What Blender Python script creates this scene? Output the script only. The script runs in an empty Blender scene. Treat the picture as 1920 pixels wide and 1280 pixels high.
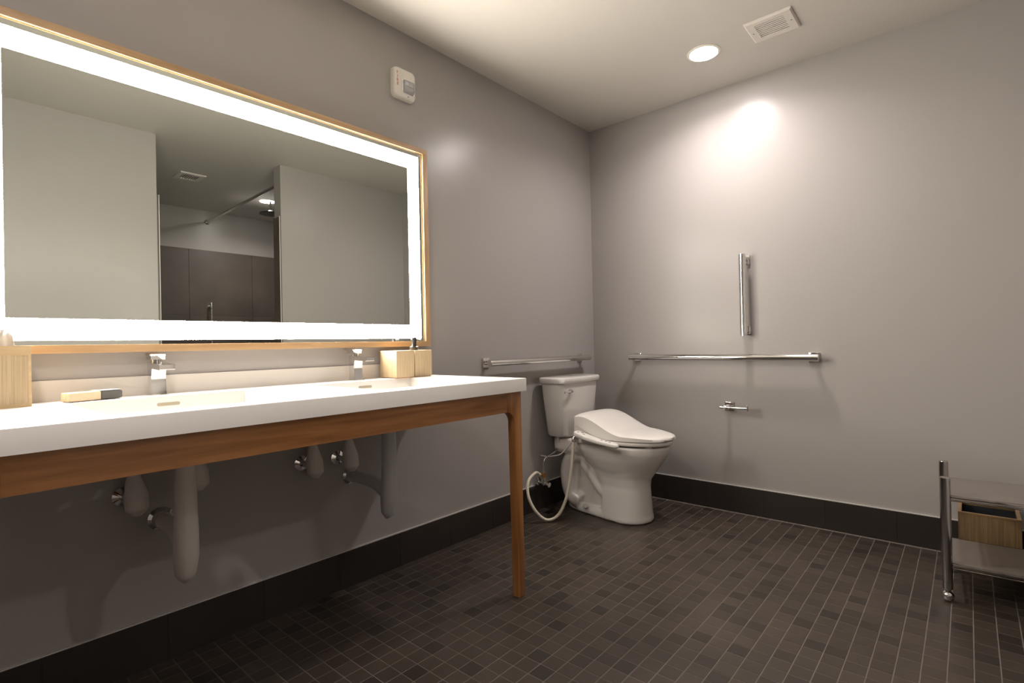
import bpy, bmesh, math, random
from mathutils import Vector, Matrix
random.seed(7)
SC = bpy.context.scene
COL = SC.collection
PI = math.pi

# ------------------------------------------------------------------ camera
F_PX = 977.0
YAW, PIT, ROL = 0.7187, 0.0061, -0.0212
CAM = Vector((1.9442, -3.08, 0.982))
_F = Vector((-math.sin(YAW)*math.cos(PIT), math.cos(YAW)*math.cos(PIT), math.sin(PIT)))
_R = Vector((math.cos(YAW), math.sin(YAW), 0))
_U = _R.cross(_F)
_R2 = math.cos(ROL)*_R + math.sin(ROL)*_U
_U2 = -math.sin(ROL)*_R + math.cos(ROL)*_U
cd = bpy.data.cameras.new('camera')
cd.sensor_width = 36.0
cd.lens = F_PX/1920.0*36.0
cd.clip_start = 0.02
cam = bpy.data.objects.new('camera', cd)
COL.objects.link(cam)
m3 = Matrix((_R2, _U2, -_F)).transposed()
cam.matrix_world = Matrix.Translation(CAM) @ m3.to_4x4()
SC.camera = cam

# ------------------------------------------------------------------ world, light levels, exposure
w = bpy.data.worlds.new('world')
SC.world = w
w.use_nodes = True
w.node_tree.nodes['Background'].inputs[0].default_value = (0, 0, 0, 1)
w.node_tree.nodes['Background'].inputs[1].default_value = 0.0
LED_STRENGTH = 90.0
LED_COLOR = (1.0, 0.92, 0.80)
LAMP_STRENGTH = 165.0        # glow of the lens itself
LAMP_WATTS, ADDED_WATTS, SHOWER_WATTS = 11.0, 8.0, 18.0     # beam of each downlight; the middle one is an added lamp
LAMP_COLOR = (1.0, 0.915, 0.89)
SC.view_settings.view_transform = 'Standard'
SC.view_settings.look = 'None'
SC.view_settings.gamma = 1.0
SC.view_settings.use_curve_mapping = False
SC.view_settings.exposure = 0.0
SC.cycles.max_bounces = 10
SC.cycles.diffuse_bounces = 6
SC.cycles.glossy_bounces = 5
SC.cycles.transmission_bounces = 6
SC.cycles.sample_clamp_indirect = 6.0
SC.cycles.caustics_reflective = True
SC.cycles.blur_glossy = 1.0

# ------------------------------------------------------------------ materials
def new_mat(name):
    m = bpy.data.materials.new(name)
    m.use_nodes = True
    nt = m.node_tree
    return m, nt, nt.nodes['Principled BSDF']

def bump_noise(nt, b, scale, strength, dist=0.002, detail=3):
    n = nt.nodes.new('ShaderNodeTexNoise'); n.inputs['Scale'].default_value = scale
    n.inputs['Detail'].default_value = detail
    tc = nt.nodes.new('ShaderNodeNewGeometry')
    nt.links.new(tc.outputs['Position'], n.inputs['Vector'])
    bp = nt.nodes.new('ShaderNodeBump'); bp.inputs['Strength'].default_value = strength
    bp.inputs['Distance'].default_value = dist
    nt.links.new(n.outputs['Fac'], bp.inputs['Height'])
    nt.links.new(bp.outputs['Normal'], b.inputs['Normal'])

def plain(name, col, rough=0.5, metal=0.0, spec=0.5, coat=0.0, bump=None):
    m, nt, b = new_mat(name)
    b.inputs['Base Color'].default_value = (*col, 1)
    b.inputs['Roughness'].default_value = rough
    b.inputs['Metallic'].default_value = metal
    b.inputs['Specular IOR Level'].default_value = spec
    b.inputs['Coat Weight'].default_value = coat
    b.inputs['Coat Roughness'].default_value = 0.05
    if bump:
        bump_noise(nt, b, *bump)
    return m

def glow(name, col, strength):
    m = bpy.data.materials.new(name); m.use_nodes = True
    nt = m.node_tree; nt.nodes.clear()
    e = nt.nodes.new('ShaderNodeEmission'); o = nt.nodes.new('ShaderNodeOutputMaterial')
    e.inputs[0].default_value = (*col, 1); e.inputs[1].default_value = strength
    nt.links.new(e.outputs[0], o.inputs[0])
    return m

def wood(name, dark, light, axis, scale=1.0, rough=0.4, contrast=(0.3, 0.72)):
    """grain stretched along axis (0,1,2) of world space"""
    m, nt, b = new_mat(name)
    g = nt.nodes.new('ShaderNodeNewGeometry')
    mp = nt.nodes.new('ShaderNodeMapping')
    s = [26*scale]*3; s[axis] = 1.6*scale
    mp.inputs['Scale'].default_value = s
    nt.links.new(g.outputs['Position'], mp.inputs['Vector'])
    n = nt.nodes.new('ShaderNodeTexNoise'); n.inputs['Scale'].default_value = 1.6
    n.inputs['Detail'].default_value = 5; n.inputs['Distortion'].default_value = 0.6
    nt.links.new(mp.outputs[0], n.inputs['Vector'])
    r = nt.nodes.new('ShaderNodeValToRGB')
    r.color_ramp.elements[0].position = contrast[0]; r.color_ramp.elements[0].color = (*dark, 1)
    r.color_ramp.elements[1].position = contrast[1]; r.color_ramp.elements[1].color = (*light, 1)
    nt.links.new(n.outputs['Fac'], r.inputs['Fac'])
    nt.links.new(r.outputs['Color'], b.inputs['Base Color'])
    b.inputs['Roughness'].default_value = rough
    bp = nt.nodes.new('ShaderNodeBump'); bp.inputs['Strength'].default_value = 0.15
    bp.inputs['Distance'].default_value = 0.001
    nt.links.new(n.outputs['Fac'], bp.inputs['Height'])
    nt.links.new(bp.outputs['Normal'], b.inputs['Normal'])
    return m

def striped(name, dark, light, axis, freq, rough=0.5):
    """narrow laminated strips, varied from strip to strip, stacked along a world axis"""
    m, nt, b = new_mat(name)
    g = nt.nodes.new('ShaderNodeNewGeometry')
    mp = nt.nodes.new('ShaderNodeMapping')
    s = [1.0]*3; s[axis] = freq
    s[2] = 4.0 if axis != 2 else freq
    for i in (0, 1):
        if i != axis: s[i] = freq
    mp.inputs['Scale'].default_value = s
    nt.links.new(g.outputs['Position'], mp.inputs['Vector'])
    n = nt.nodes.new('ShaderNodeTexNoise'); n.inputs['Scale'].default_value = 1.0
    n.inputs['Detail'].default_value = 3; n.inputs['Roughness'].default_value = 0.75
    nt.links.new(mp.outputs[0], n.inputs['Vector'])
    r = nt.nodes.new('ShaderNodeValToRGB')
    r.color_ramp.elements[0].position = 0.36; r.color_ramp.elements[0].color = (*dark, 1)
    r.color_ramp.elements[1].position = 0.64; r.color_ramp.elements[1].color = (*light, 1)
    nt.links.new(n.outputs['Fac'], r.inputs['Fac'])
    nt.links.new(r.outputs['Color'], b.inputs['Base Color'])
    b.inputs['Roughness'].default_value = rough
    return m

PX, PY = 0.0590, 0.0603          # floor mosaic pitch
OX, OY = 1.8206, -1.2229         # one grout crossing
def tile_mat():
    m, nt, b = new_mat('floor_mosaic')
    g = nt.nodes.new('ShaderNodeNewGeometry')
    sub = nt.nodes.new('ShaderNodeVectorMath'); sub.operation = 'SUBTRACT'
    sub.inputs[1].default_value = (OX, OY, 5)
    nt.links.new(g.outputs['Position'], sub.inputs[0])
    dv = nt.nodes.new('ShaderNodeVectorMath'); dv.operation = 'DIVIDE'
    dv.inputs[1].default_value = (PX, PY, 100)
    nt.links.new(sub.outputs[0], dv.inputs[0])
    fl = nt.nodes.new('ShaderNodeVectorMath'); fl.operation = 'FLOOR'
    nt.links.new(dv.outputs[0], fl.inputs[0])
    wn = nt.nodes.new('ShaderNodeTexWhiteNoise'); wn.noise_dimensions = '3D'
    nt.links.new(fl.outputs[0], wn.inputs['Vector'])
    r = nt.nodes.new('ShaderNodeValToRGB')
    e = r.color_ramp.elements
    e[0].position = 0.0; e[0].color = (0.027, 0.0205, 0.016, 1)
    e[1].position = 1.0; e[1].color = (0.060, 0.045, 0.035, 1)
    e.new(0.25).color = (0.046, 0.035, 0.0275, 1)
    nt.links.new(wn.outputs['Value'], r.inputs['Fac'])
    n = nt.nodes.new('ShaderNodeTexNoise'); n.inputs['Scale'].default_value = 3.0
    n.inputs['Detail'].default_value = 6; n.inputs['Roughness'].default_value = 0.65
    nt.links.new(g.outputs['Position'], n.inputs['Vector'])
    mx = nt.nodes.new('ShaderNodeMix'); mx.data_type = 'RGBA'; mx.blend_type = 'MULTIPLY'
    mx.inputs['Factor'].default_value = 1.0
    r2 = nt.nodes.new('ShaderNodeValToRGB')
    r2.color_ramp.elements[0].position = 0.3; r2.color_ramp.elements[0].color = (0.78, 0.78, 0.78, 1)
    r2.color_ramp.elements[1].position = 0.75; r2.color_ramp.elements[1].color = (1.2, 1.2, 1.2, 1)
    nt.links.new(n.outputs['Fac'], r2.inputs['Fac'])
    nt.links.new(r.outputs['Color'], mx.inputs['A']); nt.links.new(r2.outputs['Color'], mx.inputs['B'])
    nt.links.new(mx.outputs['Result'], b.inputs['Base Color'])
    b.inputs['Roughness'].default_value = 0.38
    b.inputs['Specular IOR Level'].default_value = 0.45
    return m

def large_tile_mat(name, c0, c1, rough):
    m, nt, b = new_mat(name)
    g = nt.nodes.new('ShaderNodeNewGeometry')
    n = nt.nodes.new('ShaderNodeTexNoise'); n.inputs['Scale'].default_value = 2.6
    n.inputs['Detail'].default_value = 7
    nt.links.new(g.outputs['Position'], n.inputs['Vector'])
    oi = nt.nodes.new('ShaderNodeObjectInfo')
    ad = nt.nodes.new('ShaderNodeMath'); ad.operation = 'MULTIPLY_ADD'
    ad.inputs[1].default_value = 0.25
    nt.links.new(oi.outputs['Random'], ad.inputs[0]); nt.links.new(n.outputs['Fac'], ad.inputs[2])
    r = nt.nodes.new('ShaderNodeValToRGB')
    r.color_ramp.elements[0].position = 0.35; r.color_ramp.elements[0].color = (*c0, 1)
    r.color_ramp.elements[1].position = 0.9; r.color_ramp.elements[1].color = (*c1, 1)
    nt.links.new(ad.outputs[0], r.inputs['Fac'])
    nt.links.new(r.outputs['Color'], b.inputs['Base Color'])
    b.inputs['Roughness'].default_value = rough
    return m

M = {}
M['wall'] = plain('wall_paint', (0.345, 0.324, 0.309), 0.285, spec=0.27, bump=(260, 0.10, 0.001, 2))
M['ceiling'] = plain('ceiling_paint', (0.56, 0.535, 0.495), 0.55, spec=0.3, bump=(180, 0.05, 0.001, 2))
M['grout'] = plain('floor_grout', (0.155, 0.131, 0.110), 0.8)
M['tile'] = tile_mat()
M['base_tile'] = large_tile_mat('skirting_tile', (0.018, 0.0135, 0.0112), (0.032, 0.025, 0.021), 0.42)
M['shower_tile'] = large_tile_mat('shower_wall_tile', (0.065, 0.052, 0.044), (0.12, 0.098, 0.083), 0.4)
M['joint'] = plain('dark_joint', (0.028, 0.022, 0.019), 0.8)
M['trim_metal'] = plain('pale_edge_trim', (0.62, 0.59, 0.56), 0.35, metal=0.3)
M['edge_white'] = plain('white_edge_strip', (0.85, 0.83, 0.78), 0.4)
M['quartz'] = plain('white_solid_surface', (0.82, 0.80, 0.77), 0.32)
M['splash'] = plain('off_white_splash', (0.66, 0.62, 0.57), 0.4)
M['cherry'] = wood('cherry_rail', (0.25, 0.100, 0.030), (0.46, 0.205, 0.066), 1, 1.0, 0.35)
M['cherry_leg'] = wood('cherry_leg', (0.25, 0.100, 0.030), (0.46, 0.205, 0.066), 2, 1.0, 0.35)
M['oak'] = wood('oak_frame', (0.34, 0.205, 0.095), (0.50, 0.325, 0.17), 1, 1.3, 0.45)
M['oak_v'] = wood('oak_frame_upright', (0.34, 0.205, 0.095), (0.50, 0.325, 0.17), 2, 1.3, 0.45)
M['added_door_wood'] = wood('added_door_dark_wood', (0.045, 0.030, 0.022), (0.075, 0.05, 0.036), 2, 0.8, 0.45)  # dark wood for the added, unseen door
M['bamboo'] = striped('bamboo_strips', (0.40, 0.30, 0.17), (0.60, 0.47, 0.30), 1, 560)
M['bamboo_shaded'] = striped('shaded_bamboo_strips', (0.13, 0.078, 0.033), (0.25, 0.16, 0.072), 0, 420)  # bin bamboo, darkened to carry the shade behind the cart
M['bamboo_edge'] = wood('bamboo_edge', (0.50, 0.36, 0.19), (0.62, 0.47, 0.27), 1, 1.5, 0.5)
M['pale_wood'] = wood('pale_brush_wood', (0.62, 0.49, 0.31), (0.74, 0.61, 0.42), 1, 1.2, 0.5)
M['chrome'] = plain('chrome', (0.78, 0.77, 0.76), 0.06, metal=1.0)
M['steel'] = plain('polished_steel', (0.66, 0.64, 0.62), 0.13, metal=1.0)
M['cart_steel'] = plain('cart_steel', (0.50, 0.48, 0.47), 0.12, metal=1.0)
M['brass'] = plain('brass_fitting', (0.55, 0.33, 0.13), 0.3, metal=1.0)
M['ceramic'] = plain('white_ceramic', (0.64, 0.615, 0.585), 0.12, coat=0.3)
M['seat_plastic'] = plain('white_seat_plastic', (0.70, 0.67, 0.635), 0.3)
M['grey_button'] = plain('grey_button', (0.25, 0.24, 0.235), 0.5)
M['hose'] = plain('ivory_hose', (0.66, 0.60, 0.50), 0.5)
M['sleeve'] = plain('soft_white_sleeve', (0.56, 0.52, 0.49), 0.6)
M['sleeve_grey'] = plain('soft_grey_sleeve', (0.46, 0.46, 0.47), 0.6)
M['black'] = plain('black_plastic', (0.012, 0.012, 0.013), 0.35)
M['bristle'] = plain('dark_bristles', (0.09, 0.088, 0.085), 0.8, bump=(900, 0.8, 0.002, 2))
M['lining'] = plain('dark_blue_lining', (0.008, 0.010, 0.014), 0.8)
M['white_plastic'] = plain('white_plastic', (0.80, 0.77, 0.70), 0.4)
M['red_print'] = plain('red_print', (0.45, 0.03, 0.02), 0.5)
M['vent_white'] = plain('vent_white', (0.66, 0.62, 0.575), 0.5)
M['slot'] = plain('dark_slot', (0.035, 0.032, 0.03), 0.9)
M['slot_pale'] = plain('overflow_slot', (0.33, 0.29, 0.21), 0.6)
M['tissue'] = plain('white_tissue', (0.85, 0.84, 0.82), 0.9)
M['shelf'] = plain('grey_glass_shelf', (0.17, 0.145, 0.13), 0.16, spec=0.6)
M['bamboo_rim'] = wood('bamboo_bin_rim', (0.21, 0.125, 0.055), (0.30, 0.19, 0.09), 0, 1.0, 0.5)
M['led'] = glow('led_glow', LED_COLOR, LED_STRENGTH)
M['lamp'] = glow('lamp_glow', LAMP_COLOR, LAMP_STRENGTH)
M['lamp2'] = glow('shower_lamp_glow', LAMP_COLOR, LAMP_STRENGTH)
M['mirror'] = plain('silvered_glass', (0.565, 0.585, 0.55), 0.0, metal=1.0)
def clear_mat():
    m, nt, b = new_mat('clear_plastic')
    b.inputs['Base Color'].default_value = (0.93, 0.93, 0.95, 1)
    b.inputs['Transmission Weight'].default_value = 0.75
    b.inputs['Roughness'].default_value = 0.12
    return m
M['clear'] = clear_mat()

# ------------------------------------------------------------------ mesh helpers
def add_box(bm, x0, x1, y0, y1, z0, z1, bev=0.0, seg=2):
    c = Vector(((x0+x1)/2, (y0+y1)/2, (z0+z1)/2))
    r = bmesh.ops.create_cube(bm, size=1.0)
    vs = r['verts']
    for v in vs:
        v.co = Vector((v.co.x*(x1-x0), v.co.y*(y1-y0), v.co.z*(z1-z0))) + c
    if bev > 0:
        es = list({e for v in vs for e in v.link_edges})
        bmesh.ops.bevel(bm, geom=es, offset=bev, segments=seg, profile=0.6, affect='EDGES')

def add_tube(bm, pts, radii, seg=16, caps=True):
    """round sweep along a poly-line, radius per point"""
    pts = [Vector(p) for p in pts]
    if not isinstance(radii, (list, tuple)): radii = [radii]*len(pts)
    rings = []
    t0 = (pts[1]-pts[0]).normalized()
    up = Vector((0, 0, 1)) if abs(t0.z) < 0.9 else Vector((1, 0, 0))
    nrm = t0.cross(up).normalized()
    for i, p in enumerate(pts):
        if i == 0: t = (pts[1]-pts[0])
        elif i == len(pts)-1: t = (pts[-1]-pts[-2])
        else: t = (pts[i+1]-pts[i]).normalized() + (pts[i]-pts[i-1]).normalized()
        t.normalize()
        nrm = (nrm - t*nrm.dot(t)).normalized()
        bn = t.cross(nrm)
        rings.append([bm.verts.new(p + radii[i]*(math.cos(2*PI*k/seg)*nrm + math.sin(2*PI*k/seg)*bn)) for k in range(seg)])
    for a, b in zip(rings[:-1], rings[1:]):
        for k in range(seg):
            bm.faces.new((a[k], a[(k+1) % seg], b[(k+1) % seg], b[k]))
    if caps:
        bm.faces.new(rings[0][::-1]); bm.faces.new(rings[-1])

def smooth_path(ctrl, n=10):
    """Catmull-Rom through control points"""
    P = [Vector(c) for c in ctrl]
    P = [P[0]*2-P[1]] + P + [P[-1]*2-P[-2]]
    out = []
    for i in range(1, len(P)-2):
        for k in range(n):
            t = k/n
            a, b, c, d = P[i-1], P[i], P[i+1], P[i+2]
            out.append(0.5*((2*b)+(c-a)*t+(2*a-5*b+4*c-d)*t*t+(3*b-a-3*c+d)*t**3))
    out.append(P[-2])
    return out

def lerp_list(vals, n):
    out = []
    for i in range(len(vals)-1):
        for k in range(n):
            s = k/n; out.append(vals[i]*(1-s)+vals[i+1]*s)
    out.append(vals[-1]); return out

def add_prism(bm, outline, a0, a1, axis):
    """outline of 2-D points extruded along axis between a0 and a1"""
    def mk(p, a):
        if axis == 0: return Vector((a, p[0], p[1]))
        if axis == 1: return Vector((p[0], a, p[1]))
        return Vector((p[0], p[1], a))
    A = [bm.verts.new(mk(p, a0)) for p in outline]
    B = [bm.verts.new(mk(p, a1)) for p in outline]
    n = len(A)
    bm.faces.new(A[::-1]); bm.faces.new(B)
    for k in range(n):
        bm.faces.new((A[k], A[(k+1) % n], B[(k+1) % n], B[k]))

def loft(bm, rings, cap0=True, cap1=True):
    R = [[bm.verts.new(Vector(p)) for p in r] for r in rings]
    n = len(R[0])
    for a, b in zip(R[:-1], R[1:]):
        for k in range(n):
            bm.faces.new((a[k], a[(k+1) % n], b[(k+1) % n], b[k]))
    if cap0: bm.faces.new(R[0][::-1])
    if cap1: bm.faces.new(R[-1])

def rrect(x0, x1, y0, y1, r, n=6):
    out = []
    for cx, cy, a in ((x1-r, y1-r, 0), (x0+r, y1-r, PI/2), (x0+r, y0+r, PI), (x1-r, y0+r, 1.5*PI)):
        for k in range(n+1):
            t = a + PI/2*k/n
            out.append((cx+r*math.cos(t), cy+r*math.sin(t)))
    return out

def finish(bm, name, mat, parent=None, smooth=None, kind=None):
    bmesh.ops.recalc_face_normals(bm, faces=bm.faces)
    me = bpy.data.meshes.new(name)
    bm.to_mesh(me); bm.free()
    me.materials.append(M[mat] if isinstance(mat, str) else mat)
    if smooth is not None:
        me.polygons.foreach_set('use_smooth', [True]*len(me.polygons))
        try: me.set_sharp_from_angle(angle=math.radians(smooth))
        except Exception: pass
    o = bpy.data.objects.new(name, me)
    COL.objects.link(o)
    if parent is not None:
        o.parent = parent
        o.matrix_parent_inverse = Matrix.Translation(-parent.location) if parent.type == 'EMPTY' else Matrix.Identity(4)
    if kind: o['kind'] = kind
    return o

def box_obj(name, ext, mat, parent=None, bev=0.0, kind=None):
    bm = bmesh.new(); add_box(bm, *ext, bev)
    return finish(bm, name, mat, parent, 35 if bev else None, kind)

def tube_obj(name, pts, r, mat, parent=None, seg=20):
    bm = bmesh.new(); add_tube(bm, pts, r, seg)
    return finish(bm, name, mat, parent, 40)

def thing(name, label, cat, loc=(0, 0, 0), group=None):
    o = bpy.data.objects.new(name, None)
    o.empty_display_size = 0.05
    o.location = loc
    COL.objects.link(o)
    return tag(o, label, cat, group)

def tag(o, label, cat, group=None):
    o['label'] = label; o['category'] = cat
    if group: o['group'] = group
    return o

def struct(o, label, cat):
    o['kind'] = 'structure'; o['label'] = label; o['category'] = cat
    return o

# ------------------------------------------------------------------ the room shell
CE = 2.44            # ceiling height
WR = 2.158           # wall opposite the mirror
YF = -5.20           # wall behind the camera
XS = 4.05            # far wall of the shower room
T = 0.11
JL, JR = -2.014, -1.178     # opening into the shower room
TT = 2.03            # top of the shower tile

struct(box_obj('wall_left', (-T, 0, YF-T, T, 0, CE), 'wall'), 'long grey painted wall carrying the lit mirror', 'wall')
struct(box_obj('wall_back', (0, XS+T, 0, T, 0, CE), 'wall'), 'grey painted wall with the two crossed grab bars', 'wall')
bm = bmesh.new()
add_box(bm, WR, WR+T, YF, JL, 0, CE)
add_box(bm, WR, WR+T, JR, 0, 0, CE)
struct(finish(bm, 'wall_right', 'wall'), 'grey wall opposite the mirror, open in the middle, seen reflected', 'wall')
DY0, DY1 = -3.82, -2.90  # unseen door added as a dark surface to cut bounce under the vanity
bm = bmesh.new()
add_box(bm, WR-0.012, WR-0.0005, DY0, DY1, 0.004, 2.10, 0.002)
d1 = struct(finish(bm, 'added_door_1', 'added_door_wood', None, 35), 'added unseen dark wood door that cuts wall bounce near the camera', 'door')
tube_obj('added_door_handle', smooth_path([(WR-0.0125, DY1-0.07, 1.0), (WR-0.055, DY1-0.07, 1.0), (WR-0.060, DY1-0.09, 1.0), (WR-0.060, DY1-0.19, 1.0)], 5), 0.009, 'chrome', d1, 12)
struct(box_obj('wall_front', (0, XS+T, YF-T, YF, 0, CE), 'wall'), 'plain grey wall behind the photographer', 'wall')
struct(box_obj('ceiling', (-T, XS+T, YF-T, T, CE, CE+0.1), 'ceiling'), 'flat pale ceiling over the whole bathroom', 'ceiling')
wall_far = struct(box_obj('wall_far', (XS, XS+T, YF, 0, 0, CE), 'wall'), 'dark tiled shower wall seen deep in the mirror', 'wall')
struct(box_obj('wall_shower', (WR+T, XS, -2.62, -2.50, 0, CE), 'wall'), 'side wall of the shower room', 'wall')

# shower wall tiles, large format, in the mirror
def tile_run(parent, axis, const, a0, a1, z0, z1, step_a, step_z, thick, mat, name='tile', gap=0.003):
    a = a0
    while a < a1 - 1e-4:
        b = min(a+step_a, a1)
        z = z0
        while z < z1 - 1e-4:
            zt = min(z+step_z, z1)
            if axis == 'x':   # face looks along x, run along y
                box_obj(name, (min(const, const+thick), max(const, const+thick), a+gap/2, b-gap/2, z+gap/2, zt-gap/2), mat, parent)
            else:
                box_obj(name, (a+gap/2, b-gap/2, min(const, const+thick), max(const, const+thick), z+gap/2, zt-gap/2), mat, parent)
            z = zt
        a = b
tile_run(wall_far, 'x', XS, -2.49, -0.01, 0.0, TT, 0.62, 0.677, -0.011, 'shower_tile')
bm = bmesh.new()
add_box(bm, WR-0.001, WR+T, JR-0.0105, JR-0.0005, 0, TT)
jr = struct(finish(bm, 'trim_1', 'shower_tile'), 'dark tiled jamb edge of the shower opening, reflected at right', 'jamb')
box_obj('edge_strip', (WR-0.004, WR+0.004, JR-0.0135, JR-0.0106, 0, TT+0.004), 'edge_white', jr)
bm = bmesh.new()
add_box(bm, WR-0.001, WR+T, JL+0.0005, JL+0.0105, 0, TT)
jl = struct(finish(bm, 'trim_2', 'shower_tile'), 'dark tiled jamb edge of the shower opening, reflected at left', 'jamb')
box_obj('edge_strip', (WR-0.004, WR+0.004, JL+0.0106, JL+0.0135, 0, TT+0.004), 'edge_white', jl)

# ------------------------------------------------------------------ floor with mosaic tiles
floor = struct(box_obj('floor', (-T, XS+T, YF-T, T, -0.06, -0.0012), 'grout'), 'dark brown square mosaic tile floor with pale grout', 'floor')
GJ = 0.0036
BT = 0.0095                      # skirting tile thickness
def project(v):
    d = v - CAM
    z = d.dot(_F)
    if z < 0.05: return None
    return (960+F_PX*d.dot(_R2)/z, 640-F_PX*d.dot(_U2)/z)
tiles = []
i0 = math.floor((0-OX)/PX); i1 = math.ceil((WR-OX)/PX)
j0 = math.floor((YF-OY)/PY); j1 = math.ceil((0-OY)/PY)
for i in range(i0, i1):
    for j in range(j0, j1):
        x0, x1 = OX+i*PX+GJ/2, OX+(i+1)*PX-GJ/2
        y0, y1 = OY+j*PY+GJ/2, OY+(j+1)*PY-GJ/2
        x0 = max(x0, BT+0.001); x1 = min(x1, WR-0.001)
        y1 = min(y1, -BT-0.018); y0 = max(y0, YF+0.001)
        if x1-x0 < 0.006 or y1-y0 < 0.006: continue
        full = (x1-x0) > PX-GJ-1e-5 and (y1-y0) > PY-GJ-1e-5
        c = Vector(((x0+x1)/2, (y0+y1)/2, 0))
        q = project(c)
        vis = q is not None and -5 < q[0] < 1925 and q[1] < 1285
        d = (c-CAM).length
        tiles.append((not (vis and full), d, x0, x1, y0, y1))
tiles.sort()
bmt = bmesh.new(); add_box(bmt, -(PX-GJ)/2, (PX-GJ)/2, -(PY-GJ)/2, (PY-GJ)/2, -0.004, 0.0)
first = None
bmr = bmesh.new()
for n, (hid, d, x0, x1, y0, y1) in enumerate(tiles):
    if n < 300:
        if first is None:
            first = finish(bmt, 'tile', 'tile', floor); o = first
        else:
            o = first.copy(); COL.objects.link(o)
        o.location = ((x0+x1)/2, (y0+y1)/2, random.uniform(-0.0004, 0.0))
    else:
        dz = random.uniform(-0.0004, 0)
        add_box(bmr, x0, x1, y0, y1, -0.004, dz)
rest = finish(bmr, 'mosaic_tiles', 'tile', floor, kind='stuff')
# plain mortar strip where the mosaic stops short of the skirting
box_obj('grout_border', (BT, WR-0.001, -BT-0.0175, -BT, -0.004, -0.0006), 'grout', floor)

# ------------------------------------------------------------------ skirting tiles
BH = 0.148
bl = box_obj('baseboard_left', (0.0, BT-0.0015, YF, -0.0001, 0, BH-0.001), 'joint')
struct(bl, 'dark brown skirting tiles along the mirror wall', 'baseboard')
y = -0.155
edges = [0.0-BT] + [y-0.3007*k for k in range(0, 16)]
for a, b in zip(edges[:-1], edges[1:]):
    box_obj('tile', (BT-0.0012, BT, b+0.001, a-0.001, 0.001, BH), 'base_tile', bl)
bb = box_obj('baseboard_back', (BT, WR-0.0001, -BT+0.0015, 0.0, 0, BH-0.001), 'joint')
struct(bb, 'dark brown skirting tiles along the grab bar wall', 'baseboard')
edges = [BT, 0.192, 0.488, 0.783, 1.078, 1.373, 1.672, 1.968, WR-0.001]
for a, b in zip(edges[:-1], edges[1:]):
    box_obj('tile', (a+0.001, b-0.001, -BT, -BT+0.0012, 0.001, BH), 'base_tile', bb)
br = box_obj('baseboard_right', (WR-BT, WR-0.0001, JR+0.02, -BT-0.001, 0, BH), 'base_tile')
struct(br, 'short dark skirting behind the steel cart', 'baseboard')
struct(box_obj('trim_3', (0.0001, BT+0.0005, YF, -BT, BH+0.0003, BH+0.0042), 'trim_metal'), 'thin pale trim on top of the skirting under the mirror', 'trim')
struct(box_obj('trim_4', (0.0001, WR-0.0001, -BT-0.0005, -0.0001, BH+0.0003, BH+0.0042), 'trim_metal'), 'thin pale trim on top of the grab bar wall skirting', 'trim')

# ------------------------------------------------------------------ the lit mirror
MY0, MY1, MZ0, MZ1 = -3.032, -1.4755, 0.984, 1.911
FW, FD, GX = 0.0235, 0.031, 0.022
FV = 0.029               # face width of the upright rails
mr = thing('lit_mirror', 'wide oak framed mirror with a glowing white light border', 'mirror', (0, (MY0+MY1)/2, MZ0))
box_obj('frame_rail', (0.001, FD, MY0, MY1, MZ1-FW, MZ1), 'oak', mr, 0.0006)
box_obj('frame_rail', (0.001, FD, MY0, MY1, MZ0, MZ0+FW), 'oak', mr, 0.0006)
box_obj('frame_rail', (0.001, FD, MY0, MY0+FV, MZ0+FW, MZ1-FW), 'oak_v', mr, 0.0006)
box_obj('frame_rail', (0.001, FD, MY1-FV, MY1, MZ0+FW, MZ1-FW), 'oak_v', mr, 0.0006)
glass = box_obj('glass', (0.002, GX, MY0+FV, MY1-FV, MZ0+FW, MZ1-FW), 'mirror', mr)
glass['label'] = 'silvered mirror glass'
LY0, LY1, LZ0, LZ1 = -2.986, -1.526, 1.021, 1.866
LW = 0.061
def strip(e):
    o = box_obj('light_strip', e, 'led', mr); o['label'] = 'glowing white light strip'
strip((GX+0.0002, GX+0.0012, LY0, LY1, LZ1-LW, LZ1))
strip((GX+0.0002, GX+0.0012, LY0, LY1, LZ0, LZ0+LW))
strip((GX+0.0002, GX+0.0012, LY0, LY0+LW, LZ0+LW, LZ1-LW))
strip((GX+0.0002, GX+0.0012, LY1-LW, LY1, LZ0+LW, LZ1-LW))

# ------------------------------------------------------------------ vanity
CT, CB = 0.851, 0.8015
CX, CY0, CY1 = 0.643, -3.072, -1.513
van = thing('vanity', 'white double sink vanity on a cherry wood frame below the mirror', 'vanity', (0.3, (CY0+CY1)/2, 0))
basins = [(-2.815, -2.365), (-2.135, -1.685)]
BX0, BX1 = 0.135, 0.565
xs = [0.013, BX0, BX1, CX]
ys = [CY0, basins[0][0], basins[0][1], basins[1][0], basins[1][1], CY1]
bm = bmesh.new()
def vgrid(z): return [[bm.verts.new((x, y, z)) for y in ys] for x in xs]
top, bot = vgrid(CT), vgrid(CB)
for i in range(3):
    for j in range(5):
        if i == 1 and j in (1, 3): continue
        bm.faces.new((top[i][j], top[i+1][j], top[i+1][j+1], top[i][j+1]))
        bm.faces.new((bot[i][j], bot[i][j+1], bot[i+1][j+1], bot[i+1][j]))
for j in range(5):
    bm.faces.new((top[0][j], top[0][j+1], bot[0][j+1], bot[0][j]))
    bm.faces.new((top[3][j], bot[3][j], bot[3][j+1], top[3][j+1]))
for i in range(3):
    bm.faces.new((top[i][0], bot[i][0], bot[i+1][0], top[i+1][0]))
    bm.faces.new((top[i][5], top[i+1][5], bot[i+1][5], bot[i][5]))
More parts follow.
